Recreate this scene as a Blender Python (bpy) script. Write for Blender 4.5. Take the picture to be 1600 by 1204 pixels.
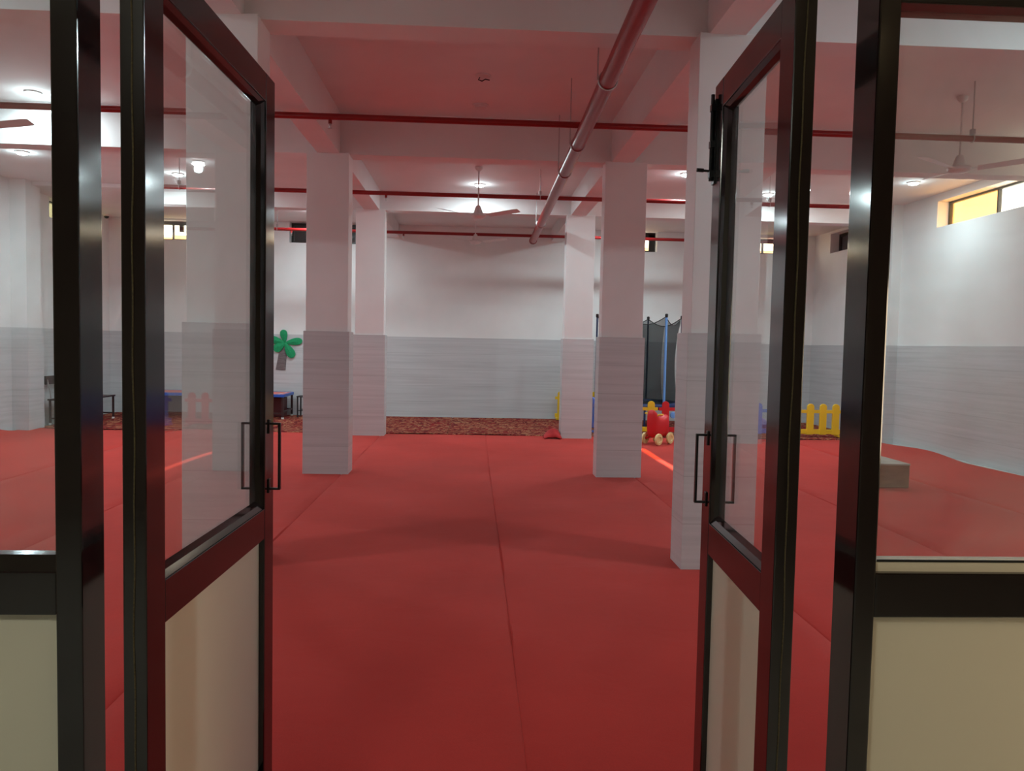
import bpy, bmesh, math, random
from mathutils import Vector, Matrix
random.seed(4)
S = bpy.context.scene
C = S.collection
for o in list(bpy.data.objects): bpy.data.objects.remove(o)

# ---------------------------------------------------------------- camera, world, sun, exposure
F_PX, YAW, PITCH, ROLL = 1222.9, 0.0500, 0.0531, 0.0203
cam_d = bpy.data.cameras.new('camera'); cam = bpy.data.objects.new('camera', cam_d); C.objects.link(cam)
cam_d.sensor_fit = 'HORIZONTAL'; cam_d.sensor_width = 36; cam_d.lens = 36*F_PX/1600
cam_d.clip_start = 0.02
cy, sy, cp, sp, cr, sr = math.cos(YAW), math.sin(YAW), math.cos(PITCH), math.sin(PITCH), math.cos(ROLL), math.sin(ROLL)
Fv = Vector((sy*cp, cy*cp, -sp)); Rv = Vector((cy, -sy, 0)); Uv = Rv.cross(Fv)
R2 = Rv*cr + Uv*sr; U2 = Uv*cr - Rv*sr
M = Matrix((R2, U2, -Fv)).transposed().to_4x4(); M.translation = Vector((0, 0, 1.5))
cam.matrix_world = M
S.camera = cam
S.view_settings.view_transform = 'Standard'; S.view_settings.look = 'None'
S.view_settings.gamma = 1; S.view_settings.use_curve_mapping = False
S.view_settings.exposure = 0.45

w = bpy.data.worlds.new('daylight'); S.world = w; w.use_nodes = True
bg = w.node_tree.nodes['Background']; bg.inputs[0].default_value = (1.0, 0.93, 0.80, 1); bg.inputs[1].default_value = 5

def light(name, kind, loc, energy, color, size=0.1, rot=None, parent=None):
    d = bpy.data.lights.new(name, kind); d.energy = energy; d.color = color
    o = bpy.data.objects.new(name, d); C.objects.link(o); o.location = loc
    if kind == 'AREA': d.shape = 'DISK'; d.size = size
    elif kind == 'POINT': d.shadow_soft_size = size
    if rot: o.rotation_euler = rot
    if parent: o.parent = parent
    return o
# sun, entering only through the high window of the right wall
sd = bpy.data.lights.new('sun', 'SUN'); sd.energy = 14; sd.angle = 0.006; sd.color = (1, .86, .62)
sun = bpy.data.objects.new('sun', sd); C.objects.link(sun); sun.location = (12, 12, 8)
SUN_DIR = Vector((4.5, 0.15, 3.465)).normalized()
sun.rotation_euler = SUN_DIR.to_track_quat('Z', 'Y').to_euler()
# unseen fill lights added in the lobby to brighten the door panels
light('lobby_fill', 'AREA', (-1.5, -1.3, 3.05), 26, (.95, 1, .86), .5, (0.5, 0, 0))  # added fill, mainly for the left fixed panel
light('lobby_fill_warm', 'AREA', (1.9, -.9, 3.1), 1.6, (1, .72, .36), .4, (0.3, 0, 0))  # added warm fill for the right fixed panel
light('lobby_side_fill', 'AREA', (3.3, .85, 1.4), 19, (1, .78, .52), .9, Vector((1, -.25, 0)).to_track_quat('Z', 'Y').to_euler())  # added side fill for the left leaf panel, no doorway behind it

# ---------------------------------------------------------------- materials
def mat(name, color, rough=.5, metal=0, spec=.5, **kw):
    m = bpy.data.materials.new(name); m.use_nodes = True
    b = m.node_tree.nodes['Principled BSDF']
    b.inputs['Base Color'].default_value = (*color, 1); b.inputs['Roughness'].default_value = rough
    b.inputs['Metallic'].default_value = metal; b.inputs['Specular IOR Level'].default_value = spec
    for k, v in kw.items(): b.inputs[k].default_value = v
    return m
def N(m, t, **kw):
    n = m.node_tree.nodes.new(t)
    for k, v in kw.items():
        if hasattr(n, k): setattr(n, k, v)
        else: n.inputs[k].default_value = v
    return n
def L(m, a, b): m.node_tree.links.new(a, b)
def coord(m, scale=(1, 1, 1)):
    g = N(m, 'ShaderNodeNewGeometry'); mp = N(m, 'ShaderNodeMapping'); mp.inputs['Scale'].default_value = scale
    L(m, g.outputs['Position'], mp.inputs['Vector']); return mp.outputs['Vector']
def ramp(m, fac, stops):
    r = N(m, 'ShaderNodeValToRGB'); cr_ = r.color_ramp
    while len(cr_.elements) < len(stops): cr_.elements.new(.5)
    for e, (p, c) in zip(cr_.elements, stops): e.position = p; e.color = (*c, 1)
    L(m, fac, r.inputs['Fac']); return r.outputs['Color']
def noisy(name, c1, c2, scale, rough, sc=(1, 1, 1), detail=4, bump=0, lo=.35, hi=.65, **kw):
    m = mat(name, c1, rough, **kw); b = m.node_tree.nodes['Principled BSDF']
    n = N(m, 'ShaderNodeTexNoise', Scale=scale, Detail=detail); L(m, coord(m, sc), n.inputs['Vector'])
    L(m, ramp(m, n.outputs['Fac'], [(lo, c1), (hi, c2)]), b.inputs['Base Color'])
    if bump:
        bp = N(m, 'ShaderNodeBump', Strength=bump, Distance=.01); L(m, n.outputs['Fac'], bp.inputs['Height']); L(m, bp.outputs['Normal'], b.inputs['Normal'])
    return m
MT = {}
MT['wall'] = noisy('white_painted_plaster', (.80, .81, .80), (.85, .86, .85), 1.3, .7)
MT['ceil'] = noisy('ceiling_paint', (.78, .77, .76), (.82, .81, .80), 1.5, .8)
# grey marble cladding: fine horizontal veins and tile joints
def marble():
    m = mat('grey_marble_cladding', (.5, .52, .53), .32); b = m.node_tree.nodes['Principled BSDF']
    v = coord(m, (.5, .5, 16)); n = N(m, 'ShaderNodeTexNoise', Scale=1.6, Detail=5, Distortion=.4); L(m, v, n.inputs['Vector'])
    c = ramp(m, n.outputs['Fac'], [(.25, (.50, .52, .53)), (.5, (.57, .59, .60)), (.75, (.62, .64, .65))])
    g = N(m, 'ShaderNodeNewGeometry'); s = N(m, 'ShaderNodeSeparateXYZ'); L(m, g.outputs['Position'], s.inputs[0])
    fr = N(m, 'ShaderNodeMath', operation='PINGPONG'); fr.inputs[1].default_value = .16; L(m, s.outputs['Z'], fr.inputs[0])
    lt = N(m, 'ShaderNodeMath', operation='LESS_THAN'); lt.inputs[1].default_value = .003; L(m, fr.outputs[0], lt.inputs[0])
    mx = N(m, 'ShaderNodeMixRGB', blend_type='MULTIPLY'); mx.inputs[2].default_value = (.82, .82, .82, 1)
    L(m, lt.outputs[0], mx.inputs[0]); L(m, c, mx.inputs[1]); L(m, mx.outputs[0], b.inputs['Base Color'])
    return m
MT['marble'] = marble()
def carpet():
    m = mat('red_felt_carpet', (.5, .03, .03), .9, spec=.06); b = m.node_tree.nodes['Principled BSDF']
    n = N(m, 'ShaderNodeTexNoise', Scale=260, Detail=2); L(m, coord(m), n.inputs['Vector'])
    n2 = N(m, 'ShaderNodeTexNoise', Scale=.9, Detail=5); L(m, coord(m), n2.inputs['Vector'])
    c1 = ramp(m, n2.outputs['Fac'], [(.3, (.50, .030, .024)), (.62, (.59, .038, .030)), (.8, (.55, .045, .038))])
    mx = N(m, 'ShaderNodeMixRGB', blend_type='MULTIPLY'); mx.inputs[0].default_value = .3
    L(m, c1, mx.inputs[1]); L(m, n.outputs['Fac'], mx.inputs[2]); L(m, mx.outputs[0], b.inputs['Base Color'])
    n3 = N(m, 'ShaderNodeTexNoise', Scale=3.0, Detail=3, Distortion=.6); L(m, coord(m), n3.inputs['Vector'])
    ad = N(m, 'ShaderNodeMath', operation='MULTIPLY_ADD'); ad.inputs[1].default_value = .05
    L(m, n.outputs['Fac'], ad.inputs[0]); L(m, n3.outputs['Fac'], ad.inputs[2])
    bp = N(m, 'ShaderNodeBump', Strength=.25, Distance=.02); L(m, ad.outputs[0], bp.inputs['Height']); L(m, bp.outputs['Normal'], b.inputs['Normal'])
    b.inputs['Sheen Weight'].default_value = .19; b.inputs['Sheen Tint'].default_value = (1, .62, .56, 1); b.inputs['Sheen Roughness'].default_value = .5
    return m
MT['carpet'] = carpet()
def rugmat():
    m = mat('patterned_rug', (.3, .03, .03), .95, spec=.1); b = m.node_tree.nodes['Principled BSDF']
    v = coord(m, (3.2, 3.2, 1)); vo = N(m, 'ShaderNodeTexVoronoi', Scale=1.6, feature='DISTANCE_TO_EDGE'); 
    n = N(m, 'ShaderNodeTexNoise', Scale=1.2, Detail=3, Distortion=2.5); L(m, v, n.inputs['Vector'])
    L(m, v, vo.inputs['Vector'])
    a = ramp(m, n.outputs['Fac'], [(.41, (.22, .014, .016)), (.47, (.36, .13, .07)), (.505, (.52, .32, .17)), (.545, (.26, .018, .02))])
    e = ramp(m, vo.outputs['Distance'], [(.04, (1, 1, 1)), (.09, (0, 0, 0))])
    mx = N(m, 'ShaderNodeMixRGB'); mx.inputs[2].default_value = (.14, .012, .016, 1); L(m, e, mx.inputs[0]); L(m, a, mx.inputs[1])
    L(m, mx.outputs[0], b.inputs['Base Color']); return m
MT['rug'] = rugmat()
MT['tile'] = noisy('pale_floor_tile', (.55, .58, .55), (.66, .68, .65), 3, .25)
MT['frame'] = mat('dark_brown_gloss_aluminium', (.010, .0055, .0052), .11, spec=.62)
MT['frame_in'] = mat('black_gasket', (.006, .006, .006), .28)
MT['brush'] = noisy('brown_brush_pile', (.075, .055, .022), (.03, .022, .010), 300, .9)
MT['cream'] = noisy('cream_laminate', (.56, .50, .40), (.60, .54, .43), .8, .42)
MT['handle'] = mat('black_handle_metal', (.010, .010, .011), .3, metal=.3)
def glass(name, tint=(1, 1, 1), haze=.05, cap=.9):
    m = bpy.data.materials.new(name); m.use_nodes = True; nt = m.node_tree; nt.nodes.clear()
    out = N(m, 'ShaderNodeOutputMaterial'); tr = N(m, 'ShaderNodeBsdfTransparent'); tr.inputs[0].default_value = (*tint, 1)
    gl = N(m, 'ShaderNodeBsdfGlossy', Roughness=.015); gl.inputs['Color'].default_value = (cap, cap, cap, 1)
    fr = N(m, 'ShaderNodeFresnel', IOR=1.5); mx = N(m, 'ShaderNodeMixShader')
    gb = N(m, 'ShaderNodeNewGeometry'); io = N(m, 'ShaderNodeMapRange'); io.inputs[3].default_value = 1.5; io.inputs[4].default_value = 1/1.5
    L(m, gb.outputs['Backfacing'], io.inputs[0]); L(m, io.outputs[0], fr.inputs[0])
    L(m, fr.outputs[0], mx.inputs[0]); L(m, tr.outputs[0], mx.inputs[1]); L(m, gl.outputs[0], mx.inputs[2])
    df = N(m, 'ShaderNodeBsdfDiffuse'); df.inputs[0].default_value = (.8, .8, .8, 1)
    n = N(m, 'ShaderNodeTexNoise', Scale=1.8, Detail=6, Distortion=1.5); L(m, coord(m, (1, 1, 1.6)), n.inputs['Vector'])
    mr = N(m, 'ShaderNodeMapRange'); mr.inputs[1].default_value = .35; mr.inputs[2].default_value = .75; mr.inputs[3].default_value = haze*.35; mr.inputs[4].default_value = haze*1.6
    L(m, n.outputs['Fac'], mr.inputs[0]); m2 = N(m, 'ShaderNodeMixShader')
    L(m, mr.outputs[0], m2.inputs[0]); L(m, mx.outputs[0], m2.inputs[1]); L(m, df.outputs[0], m2.inputs[2]); L(m, m2.outputs[0], out.inputs[0])
    return m
MT['glass'] = glass('door_glass', (.96, .98, .97), .035)
MT['sideglass'] = glass('side_panel_glass', (.93, .96, .96), .075)
MT['winglass'] = glass('window_glass', (1, .97, .92), .02)
MT['amber'] = glass('warm_lit_tint_glass', (.95, .66, .36), .06)  # amber tint stands in for the warm-lit view outside
MT['greyfilm'] = glass('grey_yellow_film_glass', (.42, .40, .30), .1)
MT['darkpane'] = mat('dark_window_pane', (.05, .055, .055), .06, spec=.8)
MT['winframe'] = mat('dark_bronze_window_frame', (.022, .018, .014), .35)
MT['redpipe'] = mat('red_enamel_pipe', (.27, .010, .010), .34)
MT['steel'] = mat('galvanised_steel', (.55, .55, .55), .35, metal=1)
MT['white'] = mat('white_enamel', (.74, .72, .70), .35)
MT['plast_w'] = mat('white_plastic', (.78, .78, .76), .45)
MT['black'] = mat('black_plastic', (.015, .015, .016), .4)
MT['lamp'] = mat('lit_lamp_diffuser', (1, 1, 1), .5, **{'Emission Color': (.90, .97, 1, 1), 'Emission Strength': 14})
MT['off'] = mat('unlit_lamp_diffuser', (.70, .68, .66), .3)
MT['yellow'] = mat('yellow_moulded_plastic', (.80, .52, .02), .38)
MT['redpl'] = mat('red_moulded_plastic', (.62, .015, .02), .36)
MT['bluepl'] = mat('blue_moulded_plastic', (.07, .17, .62), .38)
MT['cream_w'] = mat('pale_yellow_wheel_plastic', (.78, .66, .30), .45)
MT['sky'] = mat('light_blue_foam_sleeve', (.16, .38, .80), .6)
MT['navy'] = mat('navy_blue_padding', (.015, .03, .11), .55)
MT['green'] = noisy('green_felt', (.005, .26, .09), (.01, .36, .14), 60, .8)
MT['trunk'] = noisy('grey_brown_craft_paper', (.13, .105, .11), (.20, .17, .17), 14, .8, sc=(1, 1, 5))
MT['tabletop'] = mat('red_table_laminate', (.72, .10, .06), .35)
MT['tableblue'] = mat('blue_table_edging', (.02, .10, .50), .4)
MT['darkmetal'] = mat('dark_maroon_tube', (.045, .018, .02), .4)
MT['darkred'] = mat('dark_red_plastic', (.10, .008, .012), .5)
MT['purple'] = mat('purple_rubber', (.14, .08, .32), .35)
MT['wood'] = noisy('raw_plywood', (.21, .10, .06), (.29, .15, .09), 6, .7, sc=(1, 1, 4), detail=6)
MT['woodtop'] = noisy('greyer_plywood_top', (.40, .34, .28), (.47, .41, .34), 5, .7)  # lid tone paler and greyer than the side boards
MT['folded'] = noisy('folded_red_cloth', (.38, .018, .02), (.48, .028, .03), 5, .9)
MT['ochre'] = mat('ochre_outside_wall', (.62, .42, .20), .9)
MT['lobby'] = mat('lobby_wall_paint', (.45, .42, .36), .8)
def netmat():
    m = bpy.data.materials.new('black_safety_net'); m.use_nodes = True; nt = m.node_tree; nt.nodes.clear()
    out = N(m, 'ShaderNodeOutputMaterial'); tr = N(m, 'ShaderNodeBsdfTransparent'); d = N(m, 'ShaderNodeBsdfDiffuse'); d.inputs[0].default_value = (.016, .022, .024, 1)
    mx = N(m, 'ShaderNodeMixShader'); mx.inputs[0].default_value = .60
    L(m, tr.outputs[0], mx.inputs[1]); L(m, d.outputs[0], mx.inputs[2]); L(m, mx.outputs[0], out.inputs[0]); return m
MT['net'] = netmat()

# ---------------------------------------------------------------- mesh helpers
def box(bm, x0, x1, y0, y1, z0, z1):
    r = bmesh.ops.create_cube(bm, size=1)['verts']
    bmesh.ops.transform(bm, matrix=Matrix.Translation(((x0+x1)/2, (y0+y1)/2, (z0+z1)/2)) @ Matrix.Diagonal((abs(x1-x0), abs(y1-y0), abs(z1-z0), 1)), verts=r)
    return r
def tube(bm, pts, r, seg=12, closed=False, caps=True):
    pts = [Vector(p) for p in pts]; rings = []
    n = len(pts); rr = r if isinstance(r, (list, tuple)) else [r]*n
    up = None
    for i, p in enumerate(pts):
        if closed: t = (pts[(i+1) % n]-pts[i-1]).normalized()
        else: t = ((pts[min(i+1, n-1)]-pts[max(i-1, 0)])).normalized()
        if up is None:
            up = Vector((0, 0, 1)) if abs(t.z) < .9 else Vector((1, 0, 0))
        s = t.cross(up).normalized(); up = s.cross(t).normalized()
        rings.append([bm.verts.new(p + (s*math.cos(a)+up*math.sin(a))*rr[i]) for a in [2*math.pi*k/seg for k in range(seg)]])
    for i in range(n if closed else n-1):
        a, b = rings[i], rings[(i+1) % n]
        for k in range(seg): bm.faces.new((a[k], a[(k+1) % seg], b[(k+1) % seg], b[k]))
    if caps and not closed: bm.faces.new(rings[0][::-1]); bm.faces.new(rings[-1])
def lathe(bm, prof, c=(0, 0, 0), seg=28, axis='Z'):
    rings = []
    for r, h in prof:
        ring = []
        for k in range(seg):
            a = 2*math.pi*k/seg; u, v = max(r, .0004)*math.cos(a), max(r, .0004)*math.sin(a)
            p = (u, v, h) if axis == 'Z' else ((h, u, v) if axis == 'X' else (u, h, v))
            ring.append(bm.verts.new(Vector(c)+Vector(p)))
        rings.append(ring)
    for i in range(len(rings)-1):
        for k in range(seg): bm.faces.new((rings[i][k], rings[i][(k+1) % seg], rings[i+1][(k+1) % seg], rings[i+1][k]))
    bm.faces.new(rings[0][::-1]); bm.faces.new(rings[-1])
def prism(bm, pts2, f, t, axis):        # outline pts2 -> 3D by f(u,v), extruded along axis vector by t
    a = [bm.verts.new(Vector(f(u, v))) for u, v in pts2]; d = Vector(axis)*t
    b = [bm.verts.new(v.co+d) for v in a]; n = len(a)
    bm.faces.new(a[::-1]); bm.faces.new(b)
    for i in range(n): bm.faces.new((a[i], a[(i+1) % n], b[(i+1) % n], b[i]))
def obj(name, bm, m, parent=None, bevel=0, smooth=False, loc=None, rot=None):
    bmesh.ops.recalc_face_normals(bm, faces=bm.faces)
    me = bpy.data.meshes.new(name); bm.to_mesh(me); bm.free()
    me.materials.append(MT[m] if isinstance(m, str) else m)
    o = bpy.data.objects.new(name, me); C.objects.link(o)
    if parent: o.parent = parent
    if loc: o.location = loc
    if rot: o.rotation_euler = rot
    if smooth:
        for p in me.polygons: p.use_smooth = True
        me.set_sharp_from_angle(angle=math.radians(smooth if smooth is not True else 40))
    if bevel:
        b = o.modifiers.new('bevel', 'BEVEL'); b.width = bevel; b.segments = 2; b.limit_method = 'ANGLE'
    return o
def B(*boxes):
    bm = bmesh.new()
    for b in boxes: box(bm, *b)
    return bm
def tag(o, label, cat, group=None):
    o['label'] = label; o['category'] = cat
    if group: o['group'] = group
    return o
def thing(name, label, cat, loc=(0, 0, 0), rz=0, group=None):
    o = bpy.data.objects.new(name, None); C.objects.link(o); o.empty_display_size = .1
    o.location = loc; o.rotation_euler = (0, 0, rz); return tag(o, label, cat, group)
def struct(name, bm, m, parent=None, bevel=0):
    o = obj(name, bm, m, parent, bevel)
    if not parent: o['kind'] = 'structure'
    return o
def dup(root, loc, rz, label, group=None):
    r = root.copy(); C.objects.link(r); r.location = loc; r.rotation_euler = (0, 0, rz); r['label'] = label
    if group: r['group'] = group
    for ch in list(root.children):
        c = ch.copy(); C.objects.link(c); c.parent = r
        for g in ch.children:
            d = g.copy(); C.objects.link(d); d.parent = c
    return r

# ---------------------------------------------------------------- measurements of the hall
XW, XE, YB, YF = -7.08, 6.86, 15.62, 1.82
HW = 1.598                                     # top of the marble
CH = 4.4
def cells(a0, a1, z0, z1, holes):
    aa = sorted({a0, a1, *[h[0] for h in holes], *[h[1] for h in holes]}); zz = sorted({z0, z1, *[h[2] for h in holes], *[h[3] for h in holes]})
    out = []
    for i in range(len(aa)-1):
        for j in range(len(zz)-1):
            ca, cz = (aa[i]+aa[i+1])/2, (zz[j]+zz[j+1])/2
            if not any(h[0] < ca < h[1] and h[2] < cz < h[3] for h in holes): out.append((aa[i], aa[i+1], zz[j], zz[j+1]))
    return out
WT = .26
back_holes = [(-6.35, -5.00, 3.385, 3.76), (-3.63, -2.34, 3.39, 3.79), (2.66, 3.63, 3.39, 3.79), (5.40, 6.60, 3.41, 3.73)]
right_holes = [(8.0, 11.45, 3.355, 3.74), (14.15, 14.95, 3.37, 3.74)]
left_holes = [(13.50, 15.34, 3.45, 3.77)]
struct('wall_back', B(*[(a, b, YB, YB+WT, c, d) for a, b, c, d in cells(XW-WT, XE+WT, 0, CH, back_holes)]), 'wall')
struct('wall_right', B(*[(XE, XE+WT, a, b, c, d) for a, b, c, d in cells(YF-.12, YB, 0, CH, right_holes)]), 'wall')
struct('wall_left', B(*[(XW-WT, XW, a, b, c, d) for a, b, c, d in cells(YF-.12, YB, 0, CH, left_holes)]), 'wall')
struct('trim_1', B((XW+.012, XE-.012, YB-.012, YB, 0, HW)), 'marble')
struct('trim_2', B((XE-.012, XE, YF, YB-.012, 0, HW)), 'marble')
struct('trim_3', B((XW, XW+.012, YF, YB-.012, 0, HW)), 'marble')
# front wall: solid beyond the glazing and above it
GX0, GX1 = -2.4, 2.5
struct('wall_front', B((XW, GX0, 1.70, YF, 0, CH), (GX1, XE, 1.70, YF, 0, CH), (GX0, GX1, 1.70, YF, 2.40, CH)), 'wall')
struct('floor', B((XW-WT, XE+WT, 1.70, YB+WT, -.12, 0)), 'tile')
struct('floor_lobby', B((-3.4, 3.6, -3.2, 1.70, -.12, 0)), 'tile')
struct('wall_lobby', B((-3.5, -3.4, -3.2, 1.70, 0, 3.3), (3.6, 3.7, -3.2, 1.70, 0, 3.3), (-3.5, 3.7, -3.3, -3.2, 0, 3.3)), 'lobby')
struct('ceiling_lobby', B((-3.5, 3.7, -3.3, 1.70, 3.2, 3.3)), 'lobby')
# pilasters at the third row of columns, on both side walls
for n, (a, b, s) in enumerate(((6.70, XE, 1), (XW, -6.84, -1))):
    o = struct('trim_%d' % (4+n), B((a, b, 12.38, 12.78, 0, 3.86)), 'wall')
    c0, c1 = (a-.02, b-.012) if s > 0 else (a+.012, b+.02)
    struct('marble_cladding', B((c0, c1, 12.36, 12.80, 0, HW)), 'marble', o)
# ceiling slabs, one height per bay, and the beams under them
bm = bmesh.new()
ZS = [(1.82, 5.32, 3.99), (5.32, 8.92, 3.99), (8.92, 12.55, 3.85), (12.55, YB, 3.79)]
for a, b, z in ZS: box(bm, XW, XE, a, b, z, CH)
struct('ceiling', bm, 'ceil')
ZB = 3.54
BE = [(5.2, 5.45), (8.80, 9.05), (12.42, 12.67)]
for n, (a, b) in enumerate(BE):
    struct('ceiling_beam', B((XW if n < 2 else -5.3, XE, a, b, ZB, 4.0)), 'ceil')
ys = [1.82] + [v for p in BE for v in p] + [YB]
for xc in (-1.62, 1.62):
    for k in range(0, 8, 2):
        struct('ceiling_beam', B((xc-.12, xc+.12, ys[k], ys[k+1], ZB+.002, 4.0)), 'ceil')

# ---------------------------------------------------------------- columns (plastered shaft, marble cladding round the foot)
def column(xc, yf, label, wid=.46, dep=.27):
    t = thing('column', label, 'column', (xc, yf, 0), 0, 'columns of the hall')
    h = wid/2-.01
    obj('shaft', B((-h, h, .02, dep-.02, 0, ZB+.01)), 'wall', t, .004)
    obj('marble_cladding', B((-h-.022, h+.022, 0, dep, 0, HW)), 'marble', t, .003)
column(-1.622, 5.12, 'white column with grey marble foot seen through the left door glass', .47, .33)
column(1.662, 5.12, 'white column with grey marble foot directly beside the right open door', .47, .28)
column(-1.627, 8.75, 'white column nearest the left door, standing clear beside its handle', .48, .30)
column(1.668, 8.75, 'pink-tinged white column in front of the trampoline', .49, .24)
column(-1.636, 12.37, 'farther left white column in front of the patterned rug edge', .47, .30)
column(1.660, 12.37, 'farther right white column beside the folded red cloth', .47, .30)

# ---------------------------------------------------------------- windows
def window(n, wall, a0, a1, z0, z1, mull=(), pane=('winglass',), fw=.035, extra=()):
    w_ = bpy.data.objects.new('window_%d' % n, None); C.objects.link(w_); w_['kind'] = 'structure'
    def bx(u0, u1, d0, d1, v0, v1):
        if wall == 'back': return (u0, u1, YB+d0, YB+d1, v0, v1)
        if wall == 'right': return (XE+d0, XE+d1, u0, u1, v0, v1)
        return (XW-d1, XW-d0, u0, u1, v0, v1)
    g = .001
    fr = [bx(a0+g, a1-g, .17, .22, z0+g, z0+fw), bx(a0+g, a1-g, .17, .22, z1-fw, z1-g), bx(a0+g, a0+fw, .17, .22, z0+fw, z1-fw), bx(a1-fw, a1-g, .17, .22, z0+fw, z1-fw)]
    for x in mull: fr.append(bx(x-fw*.45, x+fw*.45, .17, .22, z0+fw, z1-fw))
    for (x0, x1, v0, v1) in extra: fr.append(bx(x0, x1, .165, .225, v0, v1))
    w_.location = (0, 0, 0)
    obj('window_frame', B(*fr), 'winframe', w_)
    edges = [a0+fw] + list(mull) + [a1-fw]
    for i in range(len(edges)-1):
        obj('pane', B(bx(edges[i]-.004, edges[i+1]+.004, .19, .196, z0+fw, z1-fw)), pane[min(i, len(pane)-1)], w_)
    return w_
window(1, 'back', -6.35, -5.00, 3.385, 3.76, (-5.92, -5.50,), extra=[(-5.80, -5.72, 3.56, 3.72), (-6.3, -5.1, 3.69, 3.73)])
window(2, 'back', -3.63, -2.34, 3.39, 3.79, (-3.0,), pane=('darkpane',), fw=.05)
window(3, 'back', 2.66, 3.63, 3.39, 3.79, (3.05,), fw=.045, extra=[(3.50, 3.60, 3.42, 3.76), (2.70, 3.6, 3.69, 3.76)])
window(4, 'back', 5.40, 6.60, 3.41, 3.73, (5.84, 6.25), fw=.04)
window(5, 'right', 14.15, 14.95, 3.37, 3.74, (), pane=('darkpane',), fw=.05)
window(6, 'right', 8.0, 11.45, 3.355, 3.74, (9.2, 10.35), pane=('winglass', 'winglass', 'amber'), fw=.03)
window(7, 'left', 13.50, 15.34, 3.45, 3.77, (14.4,), pane=('greyfilm',), fw=.03)
# outside: an unseen slab added to narrow the sun stripe, and the ochre building across the lane behind
struct('sun_blocker_slab', B((XE+WT, 8.1, 7.2, 12.2, 4.375, 4.48)), 'ochre')  # added to block most of the sun entering the long window
struct('wall_outside', B((-9, 9, 19.0, 19.3, 0, 3.9)), 'ochre')

# ---------------------------------------------------------------- carpets
def strip(x0, x1, y0, y1, m, zf, thick, nx=14, ny=80):
    bm = bmesh.new(); g = []
    for j in range(ny+1):
        row = []
        for i in range(nx+1):
            a_, b_ = x0(j/ny), x1(j/ny); y = y0 + (y1-y0)*j/ny
            x = a_ if i == 0 else (b_ if i == nx else a_+.010+(b_-a_-.020)*(i-1)/(nx-2))
            row.append(bm.verts.new((x, y, (thick + zf(x, y))*(.35 if i in (0, nx) else 1))))
        g.append(row)
    for j in range(ny):
        for i in range(nx): bm.faces.new((g[j][i], g[j][i+1], g[j+1][i+1], g[j+1][i]))
    edge = [g[0][i] for i in range(nx+1)] + [g[j][nx] for j in range(1, ny+1)] + [g[ny][i] for i in range(nx-1, -1, -1)] + [g[j][0] for j in range(ny-1, 0, -1)]
    low = [bm.verts.new((v.co.x, v.co.y, max(0.0, v.co.z-thick))) for v in edge]
    for i in range(len(edge)):
        k = (i+1) % len(edge); bm.faces.new((edge[i], low[i], low[k], edge[k]))
    return bm
def wr(x, y):
    z = .0035*math.sin(x*2.1+y*1.3)*math.sin(y*2.7-x*.8)+.0035
    d = (y-5.05-.12*math.sin(x*3.1)) ; z += .028*math.exp(-(d/.045)**2)*max(0, min(1, (x-.3)*1.2))*max(0, 1.6-x)     # ruck in front of the near right column
    return max(0, z)
seams = [-6.98, -4.75, -3.10, -1.45, .215, 1.86, 3.50, 5.15, 6.70]
names_ = ['red felt carpet strip running along the left wall', 'red felt carpet strip seen through the left door, inward of the wall strip',
          'red felt carpet strip just left of the left row of columns', 'red felt carpet strip on the left half of the central aisle',
          'red felt carpet strip on the right half of the central aisle', 'red felt carpet strip just right of the right row of columns, under the ride-on toy',
          'red felt carpet strip under the plywood box on the right', 'red felt carpet strip with wavy edge along the right wall']
rnd = random.Random(2)
ph = [rnd.uniform(0, 6) for _ in range(12)]
for k in range(8):
    def fx(t, s=seams[k], k=k):
        if k == 0: return -6.99 + .03*math.sin(t*17+1) + .02*math.sin(t*41)
        return s + .004*math.sin(t*9+ph[k]) + .0003
    def gx(t, s=seams[k+1], k=k):
        if k == 7: return 6.68 + .05*math.sin(t*14+2) + .03*math.sin(t*33)
        return s + .004*math.sin(t*9+ph[k+1]) - .0003
    def zf(x, y, k=k):
        z = wr(x, y)
        if k == 0: z += .10*max(0, 1-(x-XW)/.45)**2*(1+.6*math.sin(y*2.4)+.3*math.sin(y*6))
        if k == 7: z += .03*max(0, 1-(6.75-x)/.4)**2*(1+math.sin(y*2.9))
        return z
    tag(obj('carpet_strip', strip(fx, gx, 1.86, 12.66+.015*math.sin(k*2.3), 'carpet', zf, .008), 'carpet', smooth=True), names_[k], 'carpet', 'red carpet strips covering the hall')
rug_l = ['patterned red and gold rug under the blue-rimmed table at the far left', 'patterned red and gold rug behind the far left column',
         'patterned red and gold rug along the centre of the back wall', 'patterned red and gold rug under the trampoline behind the fence']
rx = [-6.95, -3.3, -.40, 2.02, 6.80]
for k in range(4):
    tag(obj('patterned_rug', strip(lambda t, s=rx[k]: s+.001, lambda t, s=rx[k+1]: s-.001, 12.69, 15.58, 'rug', lambda x, y, k=k: .004*math.sin(x*3+k)*math.sin(y*2)+.004+.018*math.exp(-((y-12.72)/.09)**2)*(0.6+.4*math.sin(x*5)), .012, 30, 30), 'rug', smooth=True), rug_l[k], 'rug', 'patterned rugs at the back of the hall')
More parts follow.
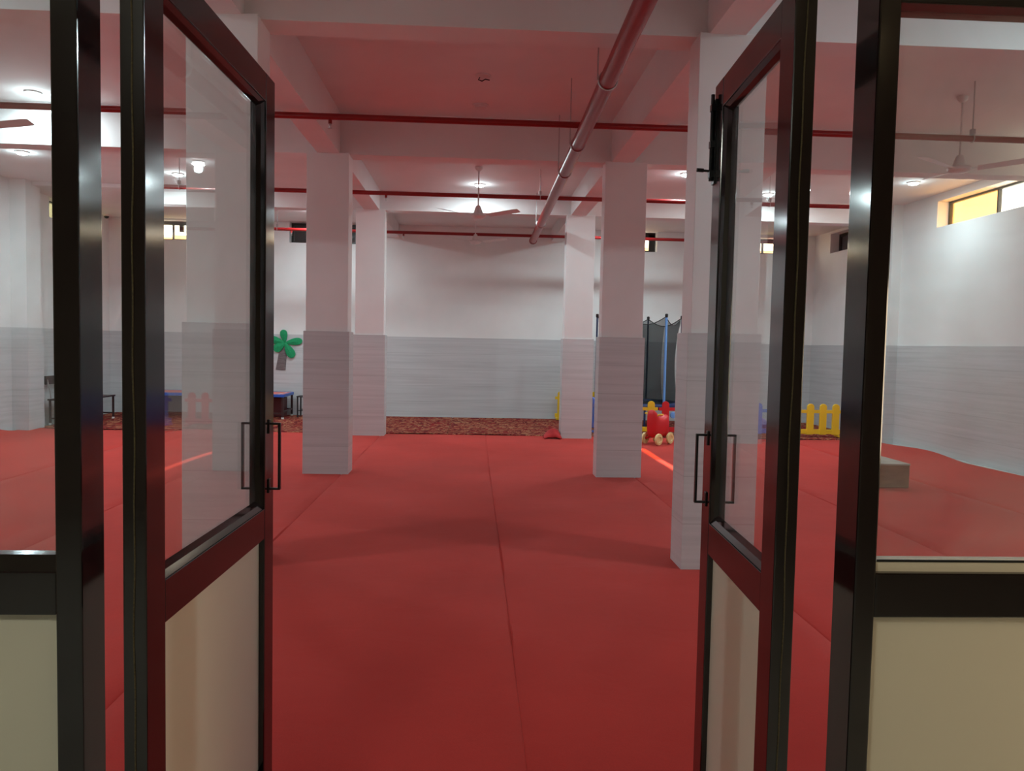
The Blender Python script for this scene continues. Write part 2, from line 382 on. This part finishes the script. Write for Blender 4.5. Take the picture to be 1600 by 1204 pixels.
# turned-over corner of cloth by the far right column
bm = bmesh.new(); n_ = 14; g = []
for i in range(n_+1):
    t = i/n_; a = math.pi*t
    row = []
    for j in range(7):
        s = j/6
        row.append(bm.verts.new((1.13+.29*t+.02*s, 12.24+.38*s+.03*math.sin(t*6), .022+.17*math.sin(a*(.6+.4*t))*(.12+.88*math.sin(min(1, s*1.6)*math.pi/2))*(1-.3*s)+.012*math.sin(7*t+3*s)**2)))
    g.append(row)
for i in range(n_):
    for j in range(6): bm.faces.new((g[i][j], g[i+1][j], g[i+1][j+1], g[i][j+1]))
o = obj('folded_cloth', bm, 'folded', smooth=True); sm = o.modifiers.new('thick', 'SOLIDIFY'); sm.thickness = .012
tag(o, 'dark red cloth folded up against the foot of the far right column', 'cloth')

# ---------------------------------------------------------------- entrance: frame, side panels, door leaves
YD = 1.705
df = thing('door_frame', 'dark brown glossy frame of jambs and head around the double doors', 'door frame', (0, YD+.053, 0))
obj('jamb', B((-.890, -.834, -.053, .053, 0, 2.328)), 'frame', df, .004)
obj('jamb', B((.871, .920, -.053, .053, 0, 2.328)), 'frame', df, .004)
obj('head', B((-.890, .920, -.053, .053, 2.328, 2.40)), 'frame', df, .004)
def side(name, x0, x1, label):
    t = thing(name, label, 'glazed panel', ((x0+x1)/2, YD+.045, 0))
    c = (x0+x1)/2; a, b = x0-c, x1-c
    r = x0 > 0
    obj('bottom_rail', B((a, b, -.037, .037, 0, .12)), 'frame', t, .004)
    obj('middle_rail', B((a, b, -.043, .037, .895, .990 if not r else .997)), 'frame', t, .003)
    obj('top_rail', B((a, b, -.043, .037, 2.261, 2.40)), 'frame', t, .003)
    e = (b-.06, b) if r else (a, a+.06)
    obj('end_post', B((e[0], e[1], -.043, .037, .12, 2.261)), 'frame', t, .004)
    bm = bmesh.new()
    if not r: prism(bm, [(-.041, .990), (.016, .990), (.016, 1.021), (-.018, 1.021)], lambda u, v: (a, u, v), b-a, (1, 0, 0))
    else: box(bm, a, b, -.025, .016, .997, 1.0215)
    bead = obj('glazing_bead', bm, 'frame' if not r else 'cream', t)
    if r:
        bead['label'] = 'cream glazing bead'
        obj('gasket', B((a+.01, b, -.028, -.0255, 1.0195, 1.025)), 'frame_in', t)
    obj('glass', B((a, b, -.003, .003, 1.01, 2.261)), 'sideglass', t)
    pn = obj('panel', B((a, b, -.010, .010, .12, .895)), 'cream', t); pn['label'] = 'cream laminate lower panel'
side('glazed_side_panel', GX0, -.890, 'fixed glazed panel left of the doors with cream laminate lower half')
side('glazed_side_panel', .920, GX1, 'fixed glazed panel right of the doors with cream laminate lower half and cream bead')

def leaf(name, near, far, side_, zt):
    # local frame: x along the leaf from its hinge edge, y = 0 is the face towards the middle of the opening
    nx, ny = near; fxx, fy = far; Lg = math.hypot(fxx-nx, fy-ny); ang = math.atan2(fy-ny, fxx-nx)
    t = bpy.data.objects.new(name, None); C.objects.link(t); t.location = (nx, ny, 0); t.rotation_euler = (0, 0, ang)
    t['kind'] = 'structure'
    s = side_                                   # +1: thickness goes to +local y (left leaf), -1 for right leaf
    T = .049
    def q(u0, u1, w0, w1, z0, z1): return (u0, u1, min(s*w0, s*w1), max(s*w0, s*w1), z0, z1)
    st = .094
    zr0, zr1 = .873, .969
    obj('stile', B(q(0, st, 0, T, .012, zt)), 'frame', t, .003)
    obj('stile', B(q(Lg-st, Lg, 0, T, .012, zt)), 'frame', t, .003)
    obj('top_rail', B(q(st, Lg-st, .001, T-.001, zt-.086, zt)), 'frame', t, .002)
    obj('lock_rail', B(q(st, Lg-st, .001, T-.001, zr0, zr1)), 'frame', t, .002)
    obj('bottom_rail', B(q(st, Lg-st, .001, T-.001, .012, .13)), 'frame', t, .002)
    bm = bmesh.new(); gz0, gz1 = zr1, zt-.086; wg = .028
    prof = [(.005, 0), (.013, .010), (wg-.003, .018), (wg-.003, 0)]          # (w, out)
    prism(bm, prof, lambda w_, o_: (st, s*w_, gz0+o_*1.5), Lg-2*st, (1, 0, 0))
    prism(bm, prof, lambda w_, o_: (st, s*w_, gz1-o_), Lg-2*st, (1, 0, 0))
    prism(bm, prof, lambda w_, o_: (st+o_, s*w_, gz0), gz1-gz0, (0, 0, 1))
    prism(bm, prof, lambda w_, o_: (Lg-st-o_, s*w_, gz0), gz1-gz0, (0, 0, 1))
    obj('glazing_bead', bm, 'frame', t)
    obj('glass', B(q(st-.004, Lg-st+.004, wg-.0025, wg+.0025, gz0, gz1)), 'glass', t)
    pn = obj('panel', B(q(st-.003, Lg-st+.003, .018, .032, .13, zr0)), 'cream', t); pn['label'] = 'cream laminate lower panel'
    bm = bmesh.new(); pts = [(-.0010, s*(.0245+.0012*math.sin(z*9)+.001*math.sin(z*23)), z) for z in [.02+(zt-.03)*k/60 for k in range(61)]]
    tube(bm, pts, .0018, 6); bs = obj('brush_seal', bm, 'brush', t); bs['label'] = 'brown pile weather strip'
    return t, Lg, s
def dhandle(t, u, w0, s, sign, z0=1.022, z1=1.236, out=.037):
    bm = bmesh.new(); o_ = sign*out
    def bb(w1, w2, za, zb, h=.0075): box(bm, u-h, u+h, min(s*w1, s*w2), max(s*w1, s*w2), za, zb)
    bb(w0, w0+o_, z0, z0+.0065); bb(w0, w0+o_, z1-.0065, z1); bb(w0+o_, w0+o_-sign*.0075, z0+.003, z1-.003)
    for z in (z0, z1-.025): bb(w0, w0+sign*.004, z-.010, z+.035, .011)
    obj('door_handle', bm, 'handle', t, .002)
tL, LL, sL = leaf('door_1', (-.667, 1.630), (-.641, 2.555), 1, 2.308)
tR, LR, sR = leaf('door_2', (.687, 1.714), (.728, 2.415), -1, 2.300)
for tt, LLg, sg in ((tL, LL, sL), (tR, LR, sR)):
    dhandle(tt, LLg-.052, 0, sg, -1); dhandle(tt, LLg-.052, .049, sg, 1)
# tower bolt on the right leaf, on the face towards the opening
bm = bmesh.new(); box(bm, LR-.034, LR-.004, .0005, .005, 2.00, 2.254); tube(bm, [(LR-.019, .011, 2.01), (LR-.019, .011, 2.27)], .006, 10)
for z in (2.03, 2.12, 2.23): box(bm, LR-.030, LR-.008, .003, .017, z-.010, z+.010)
tube(bm, [(LR-.019, .011, 2.04), (LR-.019, .043, 2.042)], [.0038, .0038], 8); tube(bm, [(LR-.019, .033, 2.042), (LR-.019, .054, 2.043)], .006, 8)
obj('tower_bolt', bm, 'handle', tR)

# ---------------------------------------------------------------- pipes
def pipe(y, label, heads, rods, z=3.47, x0=XW+.002, x1=XE-.002):
    t = thing('sprinkler_pipe', label, 'pipe', (0, y, z), 0, 'thin red sprinkler pipes crossing the hall')
    bm = bmesh.new(); tube(bm, [(x0, 0, 0), (x1, 0, 0)], .028, 14); obj('tube', bm, 'redpipe', t, smooth=True)
    for x in heads:
        bm = bmesh.new(); tube(bm, [(x, 0, -.02), (x, 0, -.062)], .017, 10); h = obj('drop', bm, 'redpipe', t, smooth=True)
        bm = bmesh.new(); lathe(bm, [(.006, 0), (.013, -.004), (.013, -.014), (.006, -.018), (.004, -.034), (.018, -.036), (.018, -.039)], (x, 0, -.062), 12)
        obj('sprinkler_head', bm, 'steel', t, smooth=True)
    zt = [c for a, b, c in ZS if a <= y < b][0]-z
    for x in rods:
        bm = bmesh.new(); tube(bm, [(x, 0, .03), (x, 0, zt-.001)], .006, 8); tube(bm, [(x, .034*math.cos(a), .034*math.sin(a)) for a in [2*math.pi*k/16 for k in range(16)]], .005, 6, closed=True)
        box(bm, x-.018, x+.018, -.018, .018, .035, .085)
        obj('hanger', bm, 'steel', t)
pipe(7.10, 'thin red ceiling pipe nearest the doors', [-1.30, -4.6], [-5.0, 4.55])
pipe(10.62, 'thin red ceiling pipe passing in front of the lit centre lamp', [-1.20, 2.2], [-3.9, .86, 4.0], x0=-4.4, x1=5.5)
pipe(14.35, 'thin red ceiling pipe farthest back, crossing the high windows', [-1.30, -3.30, 3.1], [-3.55, 3.9], x0=-5.0, x1=6.0)
t = thing('water_main_pipe', 'thick red pipe running lengthwise under the ceiling beams', 'pipe', (0, 0, 3.378))
def bx_(y): return .90 + (y-4.4)*.0145
bm = bmesh.new(); tube(bm, [(bx_(1.83), 1.825, 0), (bx_(14.28), 14.28, 0)], .062, 24); obj('tube', bm, 'redpipe', t, smooth=True)
bm = bmesh.new(); tube(bm, [(bx_(14.28), 14.22, 0), (bx_(14.28), 14.312, 0)], .070, 24); obj('end_cap', bm, 'redpipe', t, smooth=True)
for y in (5.62, 7.42, 8.60, 12.30):
    zt = [c for a, b, c in ZS if a <= y < b][0]-3.378
    bm = bmesh.new(); x = bx_(y); tube(bm, [(x+.067*math.cos(a), y, .067*math.sin(a)) for a in [2*math.pi*k/24 for k in range(24)]], .006, 6, closed=True)
    for dx in (-.073,): tube(bm, [(x+dx, y, 0), (x+dx, y, zt-.001)], .006, 8)
    obj('hanger', bm, 'steel', t, smooth=True)

# ---------------------------------------------------------------- ceiling fans
def fan_build(label, loc, rod, rz):
    t = thing('ceiling_fan', label, 'fan', loc, rz, 'white ceiling fans')
    bm = bmesh.new(); lathe(bm, [(.010, 0), (.052, -.002), (.048, -.03), (.025, -.055), (.012, -.06)], (0, 0, 0), 20); obj('canopy', bm, 'white', t, smooth=True)
    bm = bmesh.new(); tube(bm, [(0, 0, -.05), (0, 0, -rod+.10)], .0095, 10); obj('rod', bm, 'white', t, smooth=True)
    z = -rod
    bm = bmesh.new(); lathe(bm, [(.014, z+.150), (.030, z+.140), (.046, z+.10), (.058, z+.062), (.062, z+.05), (.062, z+.045), (.098, z+.035), (.108, z+.018), (.104, z), (.080, z-.016), (.045, z-.026), (.0, z-.028)], (0, 0, 0), 30); obj('motor', bm, 'white', t, smooth=True)
    for k in range(3):
        a = 2*math.pi*k/3; bm = bmesh.new(); R = Matrix.Rotation(a, 4, 'Z')
        n = 8; top = []; bot = []
        for i in range(n+1):
            u = .155+.455*i/n; wd = (.050+.018*i/n)*(1 if i < n else .72); rise = .035*(i/n)+.012
            for lst, dz in ((top, .0015), (bot, -.0015)):
                lst.append([bm.verts.new(R @ Vector((u, sgn*wd, z+rise+dz-sgn*.012))) for sgn in (-1, 1)])
        for i in range(n):
            bm.faces.new((top[i][0], top[i+1][0], top[i+1][1], top[i][1])); bm.faces.new((bot[i][0], bot[i][1], bot[i+1][1], bot[i+1][0]))
            for sgn in (0, 1): bm.faces.new((top[i][sgn], top[i+1][sgn], bot[i+1][sgn], bot[i][sgn]))
        bm.faces.new((top[0][0], top[0][1], bot[0][1], bot[0][0])); bm.faces.new((top[n][0], top[n][1], bot[n][1], bot[n][0]))
        bl = obj('blade', bm, 'white', t)
        bm = bmesh.new(); bb = box(bm, .085, .20, -.016, .016, z+.012, z+.018); bmesh.ops.transform(bm, matrix=R, verts=bb); obj('blade_bracket', bm, 'white', bl)
    return t
f0 = fan_build('white ceiling fan seen through the right side glass', (4.71, 7.53, 3.99), .71, math.radians(-33))
fan_build('white ceiling fan hanging in front of the lit centre lamp', (.03, 10.60, 3.85), .66, math.radians(90))
fan_build('small distant white ceiling fan below the farthest red pipe', (0, 14.10, 3.79), .50, math.radians(95))
fan_build('white ceiling fan half cut off at the left edge, seen through the left side glass', (-4.60, 7.42, 3.99), .64, math.radians(-8))
# bare ceiling rose and its unlit lamp in the middle bay
t = thing('ceiling_rose', 'empty ceiling rose with loose wires where a fan is missing', 'ceiling rose', (.045, 7.44, 3.99))
bm = bmesh.new(); lathe(bm, [(.0, 0), (.075, 0), (.072, -.012), (.03, -.02), (0, -.02)], (0, 0, 0), 24); obj('plate', bm, 'white', t, smooth=True)
bm = bmesh.new(); tube(bm, [(-.03, 0, -.02), (-.045, 0, -.04), (-.01, .01, -.05), (.02, 0, -.035), (.06, -.01, -.045)], .006, 6); obj('wires', bm, 'black', t)

# ---------------------------------------------------------------- ceiling lamps
def lamp(x, y, z, lit, label, E=30):
    t = thing('ceiling_lamp', label, 'lamp', (x, y, z), 0, 'round ceiling lamps')
    bm = bmesh.new(); lathe(bm, [(.0, 0), (.085, 0), (.082, -.014), (.070, -.018), (.0, -.018)], (0, 0, 0), 24); obj('rim', bm, 'white', t, smooth=True)
    bm = bmesh.new(); lathe(bm, [(.0, -.0185), (.066, -.0185), (.062, -.030), (.035, -.040), (0, -.042)], (0, 0, 0), 24); obj('diffuser', bm, 'lamp' if lit else 'off', t, smooth=True)
    if lit: light('lamp_glow', 'AREA', (0, 0, -.044), E*.90, (.78, .96, 1), .13, parent=t); light('lamp_side_glow', 'POINT', (0, 0, -.10), E*.10, (.78, .96, 1), .05, parent=t)
lamp(-4.58, 8.45, 3.99, 1, 'lit round ceiling lamp seen just left of the left jamb', 26)
lamp(-5.87, 10.56, 3.85, 1, 'lit round ceiling lamp far left near the picture edge', 34)
lamp(-4.30, 11.65, 3.85, 1, 'lit round ceiling lamp seen through the left door glass', 40)
lamp(.05, 11.75, 3.85, 1, 'lit round ceiling lamp in the centre, behind the ceiling fan', 25)
lamp(2.84, 10.62, 3.85, 1, 'lit round ceiling lamp between the two nearest right columns', 20)
lamp(4.42, 11.80, 3.85, 1, 'lit round ceiling lamp seen through the right door glass', 36)
lamp(6.05, 10.70, 3.85, 1, 'lit round ceiling lamp close to the amber window', 17)
lamp(.03, 8.35, 3.99, 0, 'unlit round ceiling lamp just in front of the second beam')
lamp(-2.86, 14.1, 3.79, 1, 'lit round ceiling lamp behind the left column, before the dark window', 30)
lamp(2.62, 13.9, 3.79, 1, 'lit round ceiling lamp above the trampoline', 26)
lamp(4.6, 3.7, 3.99, 1, 'added unseen round ceiling lamp high on the right, before the first beam', 58)  # out of view, added to brighten the nearer columns
lamp(-4.6, 3.7, 3.99, 1, 'added unseen round ceiling lamp high on the left, before the first beam', 52)  # unseen counterpart, added for the same column brightness

# ---------------------------------------------------------------- small wall fittings
t = thing('security_camera', 'small dome security camera high in the back left corner', 'camera', (-6.97, 15.30, 3.79))
bm = bmesh.new(); lathe(bm, [(0, 0), (.055, 0), (.055, -.03), (.05, -.035), (0, -.035)], (0, 0, 0), 20); obj('base', bm, 'plast_w', t, smooth=True)
bm = bmesh.new(); lathe(bm, [(.045, -.035), (.042, -.055), (.028, -.075), (0, -.083)], (0, 0, 0), 20); obj('dome', bm, 'black', t, smooth=True)
t = thing('wall_switch', 'white switch box on the grey marble between the left columns', 'switch', (-2.385, YB-.012, 1.29))
obj('box', B((-.06, .06, -.035, 0, -.065, .065)), 'plast_w', t, .006)
obj('rocker', B((-.03, .03, -.042, -.034, -.03, .03)), 'plast_w', t, .003)
# palm tree of felt and paper on the back wall
t = thing('palm_decoration', 'paper palm tree with green felt leaves stuck on the back wall', 'wall decoration', (-3.75, YB-.013, .90))
bm = bmesh.new(); prism(bm, [(-.13, .0), (.06, -.01), (.085, .30), (.09, .49), (-.055, .49), (-.075, .30)], lambda u, v: (u, 0, v), .012, (0, -1, 0)); obj('trunk', bm, 'trunk', t, .002)
for k, (a, ln, wd) in enumerate(((166, .33, .085), (98, .26, .080), (8, .34, .080), (216, .26, .095), (300, .33, .095))):
    bm = bmesh.new(); n = 22; a = math.radians(a); R = Matrix.Rotation(-a, 4, 'Y'); ring = []; base = []
    cvert = bm.verts.new(R @ Vector((ln*.5, -.050, 0)) + Vector((.05, 0, .53)))
    for i in range(n):
        th = 2*math.pi*i/n; u = ln*.5*(1-math.cos(th)); v = wd*math.sin(th)*(.42+.78*u/ln)
        ring.append(bm.verts.new(R @ Vector((u, -.026-.002*k, v))+Vector((.05, 0, .53)))); base.append(bm.verts.new(R @ Vector((u, -.013, v))+Vector((.05, 0, .53))))
    for i in range(n):
        j = (i+1) % n; bm.faces.new((ring[i], ring[j], cvert)); bm.faces.new((base[j], base[i], ring[i], ring[j]))
    bm.faces.new(base); obj('leaf', bm, 'green', t)

# ---------------------------------------------------------------- activity table, bench
t = thing('activity_table', 'low table with red top and blue rim by the back wall', 'table', (-4.94, 15.05, .02))
W2, D2, H2 = 1.45, .40, .46
bm = bmesh.new()
for a in ((-W2, W2, -D2, -D2+.035), (-W2, W2, D2-.035, D2), (-W2, -W2+.035, -D2+.035, D2-.035), (W2-.035, W2, -D2+.035, D2-.035)): box(bm, *a, H2-.055, H2)
obj('rim', bm, 'tableblue', t, .006)
obj('tabletop', B((-W2+.035, W2-.035, -D2+.035, D2-.035, H2-.03, H2-.004)), 'tabletop', t)
obj('border_line', B((W2-.13, W2-.11, -D2+.05, D2-.05, H2-.004, H2-.002)), 'plast_w', t)
for sx in (-1, 1):
    for sy_ in (-1, 1):
        lg = obj('leg', B((sx*(W2-.03)-.018, sx*(W2-.03)+.018, sy_*(D2-.03)-.018, sy_*(D2-.03)+.018, .03, H2-.055)), 'darkmetal', t)
        obj('foot', B((sx*(W2-.03)-.02, sx*(W2-.03)+.02, sy_*(D2-.03)-.02, sy_*(D2-.03)+.02, .0, .03)), 'plast_w', lg)
    obj('stretcher', B((sx*(W2-.03)-.012, sx*(W2-.03)+.012, -D2+.048, D2-.048, .12, .145)), 'darkmetal', t)
obj('long_stretcher', B((-W2+.048, W2-.048, D2-.045, D2-.02, .12, .145), (-W2+.048, W2-.048, -D2+.02, -D2+.045, .09, .115)), 'darkmetal', t)
# crate kept underneath, and a stool at the table's right end
t = thing('storage_crate', 'dark red crate stored underneath the blue-rimmed table', 'crate', (-4.90, 15.22, .022))
bm = B((-1.3, 1.3, -.16, .16, 0, .015), (-1.3, 1.3, -.16, -.145, .015, .36), (-1.3, 1.3, .145, .16, .015, .36), (-1.3, -1.285, -.145, .145, .015, .36), (1.285, 1.3, -.145, .145, .015, .36))
obj('crate_body', bm, 'darkred', t, .004)
for x in (-1.0, -.5, 0, .5, 1.0): obj('rib', B((x-.015, x+.015, -.17, -.16, .02, .34)), 'darkred', t)
def stool(label, loc):
    t = thing('metal_stool', label, 'stool', loc)
    obj('seat', B((-.16, .16, -.16, .16, .38, .405)), 'black', t, .006)
    for sx in (-1, 1):
        for sy_ in (-1, 1): obj('leg', B((sx*.14-.012, sx*.14+.012, sy_*.14-.012, sy_*.14+.012, 0, .38)), 'black', t)
    for y in (-.14, .14): obj('stretcher', B((-.126, .126, y-.006, y+.006, .12, .135)), 'black', t)
stool('small black metal stool half hidden behind the left column, beside the table', (-3.19, 15.2, .022))
t = thing('school_bench', 'dark metal framed bench with backrest against the left wall', 'bench', (-6.68, 13.75, .02), 0)
bw = .27; ln = .62
obj('seat', B((-bw, bw, -ln, ln, .40, .425)), 'darkmetal', t, .004)
for sx in (-1, 1):
    for sy_ in (-1, 1):
        lg = obj('leg', B((sx*(bw-.03)-.014, sx*(bw-.03)+.014, sy_*(ln-.03)-.014, sy_*(ln-.03)+.014, .03, .40)), 'darkmetal', t)
        obj('foot', B((sx*(bw-.03)-.017, sx*(bw-.03)+.017, sy_*(ln-.03)-.017, sy_*(ln-.03)+.017, 0, .03)), 'plast_w', lg)
for sy_ in (-1, 1):
    obj('stretcher', B((-bw+.044, bw-.044, sy_*(ln-.03)-.01, sy_*(ln-.03)+.01, .09, .115)), 'darkmetal', t)
    bm = bmesh.new(); tube(bm, [(-bw+.03, sy_*(ln-.06), .425), (-bw+.02, sy_*(ln-.06), .55), (-bw-.02, sy_*(ln-.06), .68), (-bw-.04, sy_*(ln-.06), .80)], .012, 8); obj('back_post', bm, 'steel', t, smooth=True)
obj('backrest', B((-bw-.045, -bw-.020, -ln, ln, .66, .80)), 'darkmetal', t, .004)

# ---------------------------------------------------------------- plastic picket fence
def panel(color, label, loc, rz=0, n=4, hole=False, w=.92, disc=None):
    t = thing('fence_panel', label, 'fence', loc, rz, 'plastic play fence')
    sp_ = w/n
    for k in range(n):
        c = -w/2+sp_*(k+.5); h = .56; bm = bmesh.new(); hw = .060
        pts = [(c-hw, .035), (c+hw, .035)] + [(c+hw*math.cos(a), h-hw+hw*math.sin(a)) for a in [math.pi*i/12 for i in range(13)]]
        prism(bm, pts, lambda u, v: (u, -.02, v), .04, (0, 1, 0)); obj('picket', bm, color, t, .006)
    obj('rail', B((-w/2, w/2, -.014, .014, .40, .455)), color, t, .004)
    obj('rail', B((-w/2, w/2, -.014, .014, .045, .125)), color, t, .004)
    for x in (-w/2+.05, w/2-.05): obj('foot', B((x-.03, x+.03, -.10, .10, 0, .035)), color, t, .006)
    if disc:
        bm = bmesh.new(); lathe(bm, [(0, -.035), (.05, -.03), (.055, -.018), (.055, 0), (0, 0)], (-w/2+.24, -.014, .33), 18, 'Y'); d = obj('dial', bm, 'sky', t, smooth=True); d['label'] = 'round light blue dial'
    return t
YFN = 12.98; zr = .03
panel('bluepl', 'blue plastic fence panel end showing in the gap left of the pink-tinged column', (2.13, 13.52, zr), math.pi/2, w=.88)
panel('yellow', 'yellow plastic picket fence panel behind the red ride-on toy', (2.66, YFN, zr), 0, w=.90)
panel('redpl', 'red plastic picket fence panel with blue dial beside the yellow one', (3.58, YFN, zr), 0, w=.90, disc=True)
panel('bluepl', 'blue plastic picket fence panel seen through the right door glass', (4.72, YFN, zr), 0, w=.92)
panel('yellow', 'yellow plastic picket fence panel seen between right door and right jamb', (5.84, YFN, zr), 0, w=.88)
panel('yellow', 'yellow plastic fence panel standing at the back wall beside the far right column', (2.05, 15.30, zr), 0, w=.86)
t = tag(obj('play_ball', (lambda bm: (bmesh.ops.create_uvsphere(bm, u_segments=24, v_segments=14, radius=.14), bm)[1])(bmesh.new()), 'purple', smooth=True, loc=(5.02, 13.4, .165)), 'purple play ball lying behind the blue picket fence panel', 'ball')

# ---------------------------------------------------------------- trampoline
TX, TY, TR, TH = 3.02, 14.20, .78, 2.06
t = thing('trampoline', 'round trampoline with black safety net and blue padded rim', 'trampoline', (TX, TY, .02))
bm = bmesh.new(); lathe(bm, [(TR-.02, .38), (TR+.03, .41), (TR+.03, .45), (TR-.02, .485), (TR-.17, .465), (TR-.17, .44), (TR-.1, .40)], (0, 0, 0), 40)
bm2 = bmesh.new(); tube(bm2, [((TR-.07)*math.cos(a), (TR-.07)*math.sin(a), .43) for a in [2*math.pi*k/40 for k in range(40)]], .055, 10, closed=True)
bmesh.ops.scale(bm2, vec=(1.03, 1.03, 1), verts=bm2.verts); bm.free()
obj('rim_pad', bm2, 'navy', t, smooth=True)
bm = bmesh.new(); lathe(bm, [(0, .425), (TR-.10, .425), (TR-.10, .432), (0, .432)], (0, 0, 0), 36); obj('jumping_mat', bm, 'black', t)
angs = [0, -66, -118, 180, 124, 66]
for a in (30, -92, -150, 150, 92, -30):
    ar = math.radians(a); bm = bmesh.new(); x, y = (TR-.03)*math.cos(ar), (TR-.03)*math.sin(ar); tube(bm, [(x, y, .0), (x, y, .40)], .018, 10); obj('leg', bm, 'navy', t, smooth=True)
for a in angs:
    ar = math.radians(a); x, y = TR*math.cos(ar), TR*math.sin(ar)
    bm = bmesh.new(); tube(bm, [(x, y, .42), (x, y, TH-.07)], .022 if a == -66 else .016, 12)
    p = obj('pole', bm, 'sky' if a == -66 else 'navy', t, smooth=True)
    if a == -66: p['label'] = 'pole with light blue foam sleeve'
    bm = bmesh.new(); lathe(bm, [(0, TH), (.026, TH-.01), (.028, TH-.05), (.018, TH-.07), (0, TH-.07)], (x, y, 0), 12); obj('pole_cap', bm, 'black', p, smooth=True)
def netpanel(a0, a1, open_=0):
    bm = bmesh.new(); nu, nv = 14, 16; g = []
    P0 = Vector((math.cos(math.radians(a0)), math.sin(math.radians(a0)))); P1 = Vector((math.cos(math.radians(a1)), math.sin(math.radians(a1))))
    for j in range(nv+1):
        v = j/nv; row = []
        for i in range(nu+1):
            u = i/nu; p = (P0*(1-u)+P1*u)*(TR-.02)
            pull = 1-.12*math.sin(math.pi*min(1, v*1.05))**.8
            zt = TH-.06-.14*math.sin(math.pi*u); z = .46+(zt-.46)*v
            rr = .014*math.sin(u*30+v*3)*(1-v)
            q_ = p*(pull+rr)
            if open_: 
                sh = open_*math.sin(math.pi*v)*(1 if v < .7 else (1-v)/.3)*max(0, 1-abs(u-.0)*2.2); q_ = q_ + (P1-P0)*sh
            row.append(bm.verts.new((q_.x, q_.y, z)))
        g.append(row)
    for j in range(nv):
        for i in range(nu): bm.faces.new((g[j][i], g[j][i+1], g[j+1][i+1], g[j+1][i]))
    o = obj('net_panel', bm, 'net', t, smooth=True)
    bm = bmesh.new(); tube(bm, [(TR*.98*(P0.x*(1-u)+P1.x*u), TR*.98*(P0.y*(1-u)+P1.y*u), TH-.055-.14*math.sin(math.pi*u)) for u in [k/14 for k in range(15)]], .008, 6); obj('net_hem', bm, 'black', o)
order = sorted([a % 360 for a in angs])
for i in range(6):
    a0, a1 = order[i], order[(i+1) % 6]
    if a1 < a0: a1 += 360
    if abs(a0-294) < 1: netpanel(a0, a1, .22)
    else: netpanel(a0, a1)

# ---------------------------------------------------------------- ride-on toy
t = thing('ride_on_toy', 'red plastic ride-on toy with yellow wheels and handles on the carpet', 'toy', (2.83, 11.82, .014), math.radians(-48))
# body: cross-sections swept along its length (y from tail at the front of the picture to head)
secs = [(-.19, .060, .16, .52), (-.15, .085, .10, .545), (-.09, .088, .10, .50), (-.02, .085, .10, .40), (.07, .088, .10, .385), (.15, .092, .10, .43), (.21, .080, .12, .46), (.25, .050, .17, .40)]
bm = bmesh.new(); rings = []
for y, hw, z0, z1 in secs:
    ring = []
    for k in range(16):
        a = 2*math.pi*k/16; cx_, cz = math.cos(a), math.sin(a)
        ring.append(bm.verts.new((hw*math.copysign(abs(cx_)**.55, cx_), y, (z0+z1)/2+(z1-z0)/2*math.copysign(abs(cz)**.55, cz))))
    rings.append(ring)
for i in range(len(rings)-1):
    for k in range(16): bm.faces.new((rings[i][k], rings[i][(k+1) % 16], rings[i+1][(k+1) % 16], rings[i+1][k]))
bm.faces.new(rings[0]); bm.faces.new(rings[-1])
b_ = obj('body', bm, 'redpl', t, smooth=True); ss = b_.modifiers.new('sub', 'SUBSURF'); ss.levels = 2; ss.render_levels = 2
for sx in (-1, 1):
    for y in (-.13, .17):
        bm = bmesh.new(); lathe(bm, [(0, -.012), (.040, -.012), (.046, -.020), (.080, -.020), (.088, -.012), (.088, .012), (.080, .020), (.046, .020), (.040, .012), (0, .012)], (sx*.125, y, .088), 26, 'X'); wl = obj('wheel', bm, 'cream_w', t, smooth=True)
        bm = bmesh.new(); tube(bm, [(sx*.05, y, .115), (sx*.118, y, .088)], .018, 10); obj('axle', bm, 'redpl', wl, smooth=True)
    bm = bmesh.new(); tube(bm, [(sx*.06, -.11, .43), (sx*.10, -.10, .46), (sx*.165, -.08, .465)], .013, 10); obj('handle', bm, 'yellow', t, smooth=True)

# ---------------------------------------------------------------- plywood box
t = thing('plywood_box', 'low raw plywood box standing on the red carpet near the right wall', 'box', (4.588, 8.27, .017))
bm = B((-.195, .195, 0, .018, 0, .245), (-.195, -.177, .018, .74, 0, .245), (.177, .195, .018, .74, 0, .245), (-.177, .177, .722, .74, 0, .245))
obj('side_boards', bm, 'wood', t, .001)
obj('lid', B((-.20, .20, -.005, .745, .245, .262)), 'woodtop', t, .001)
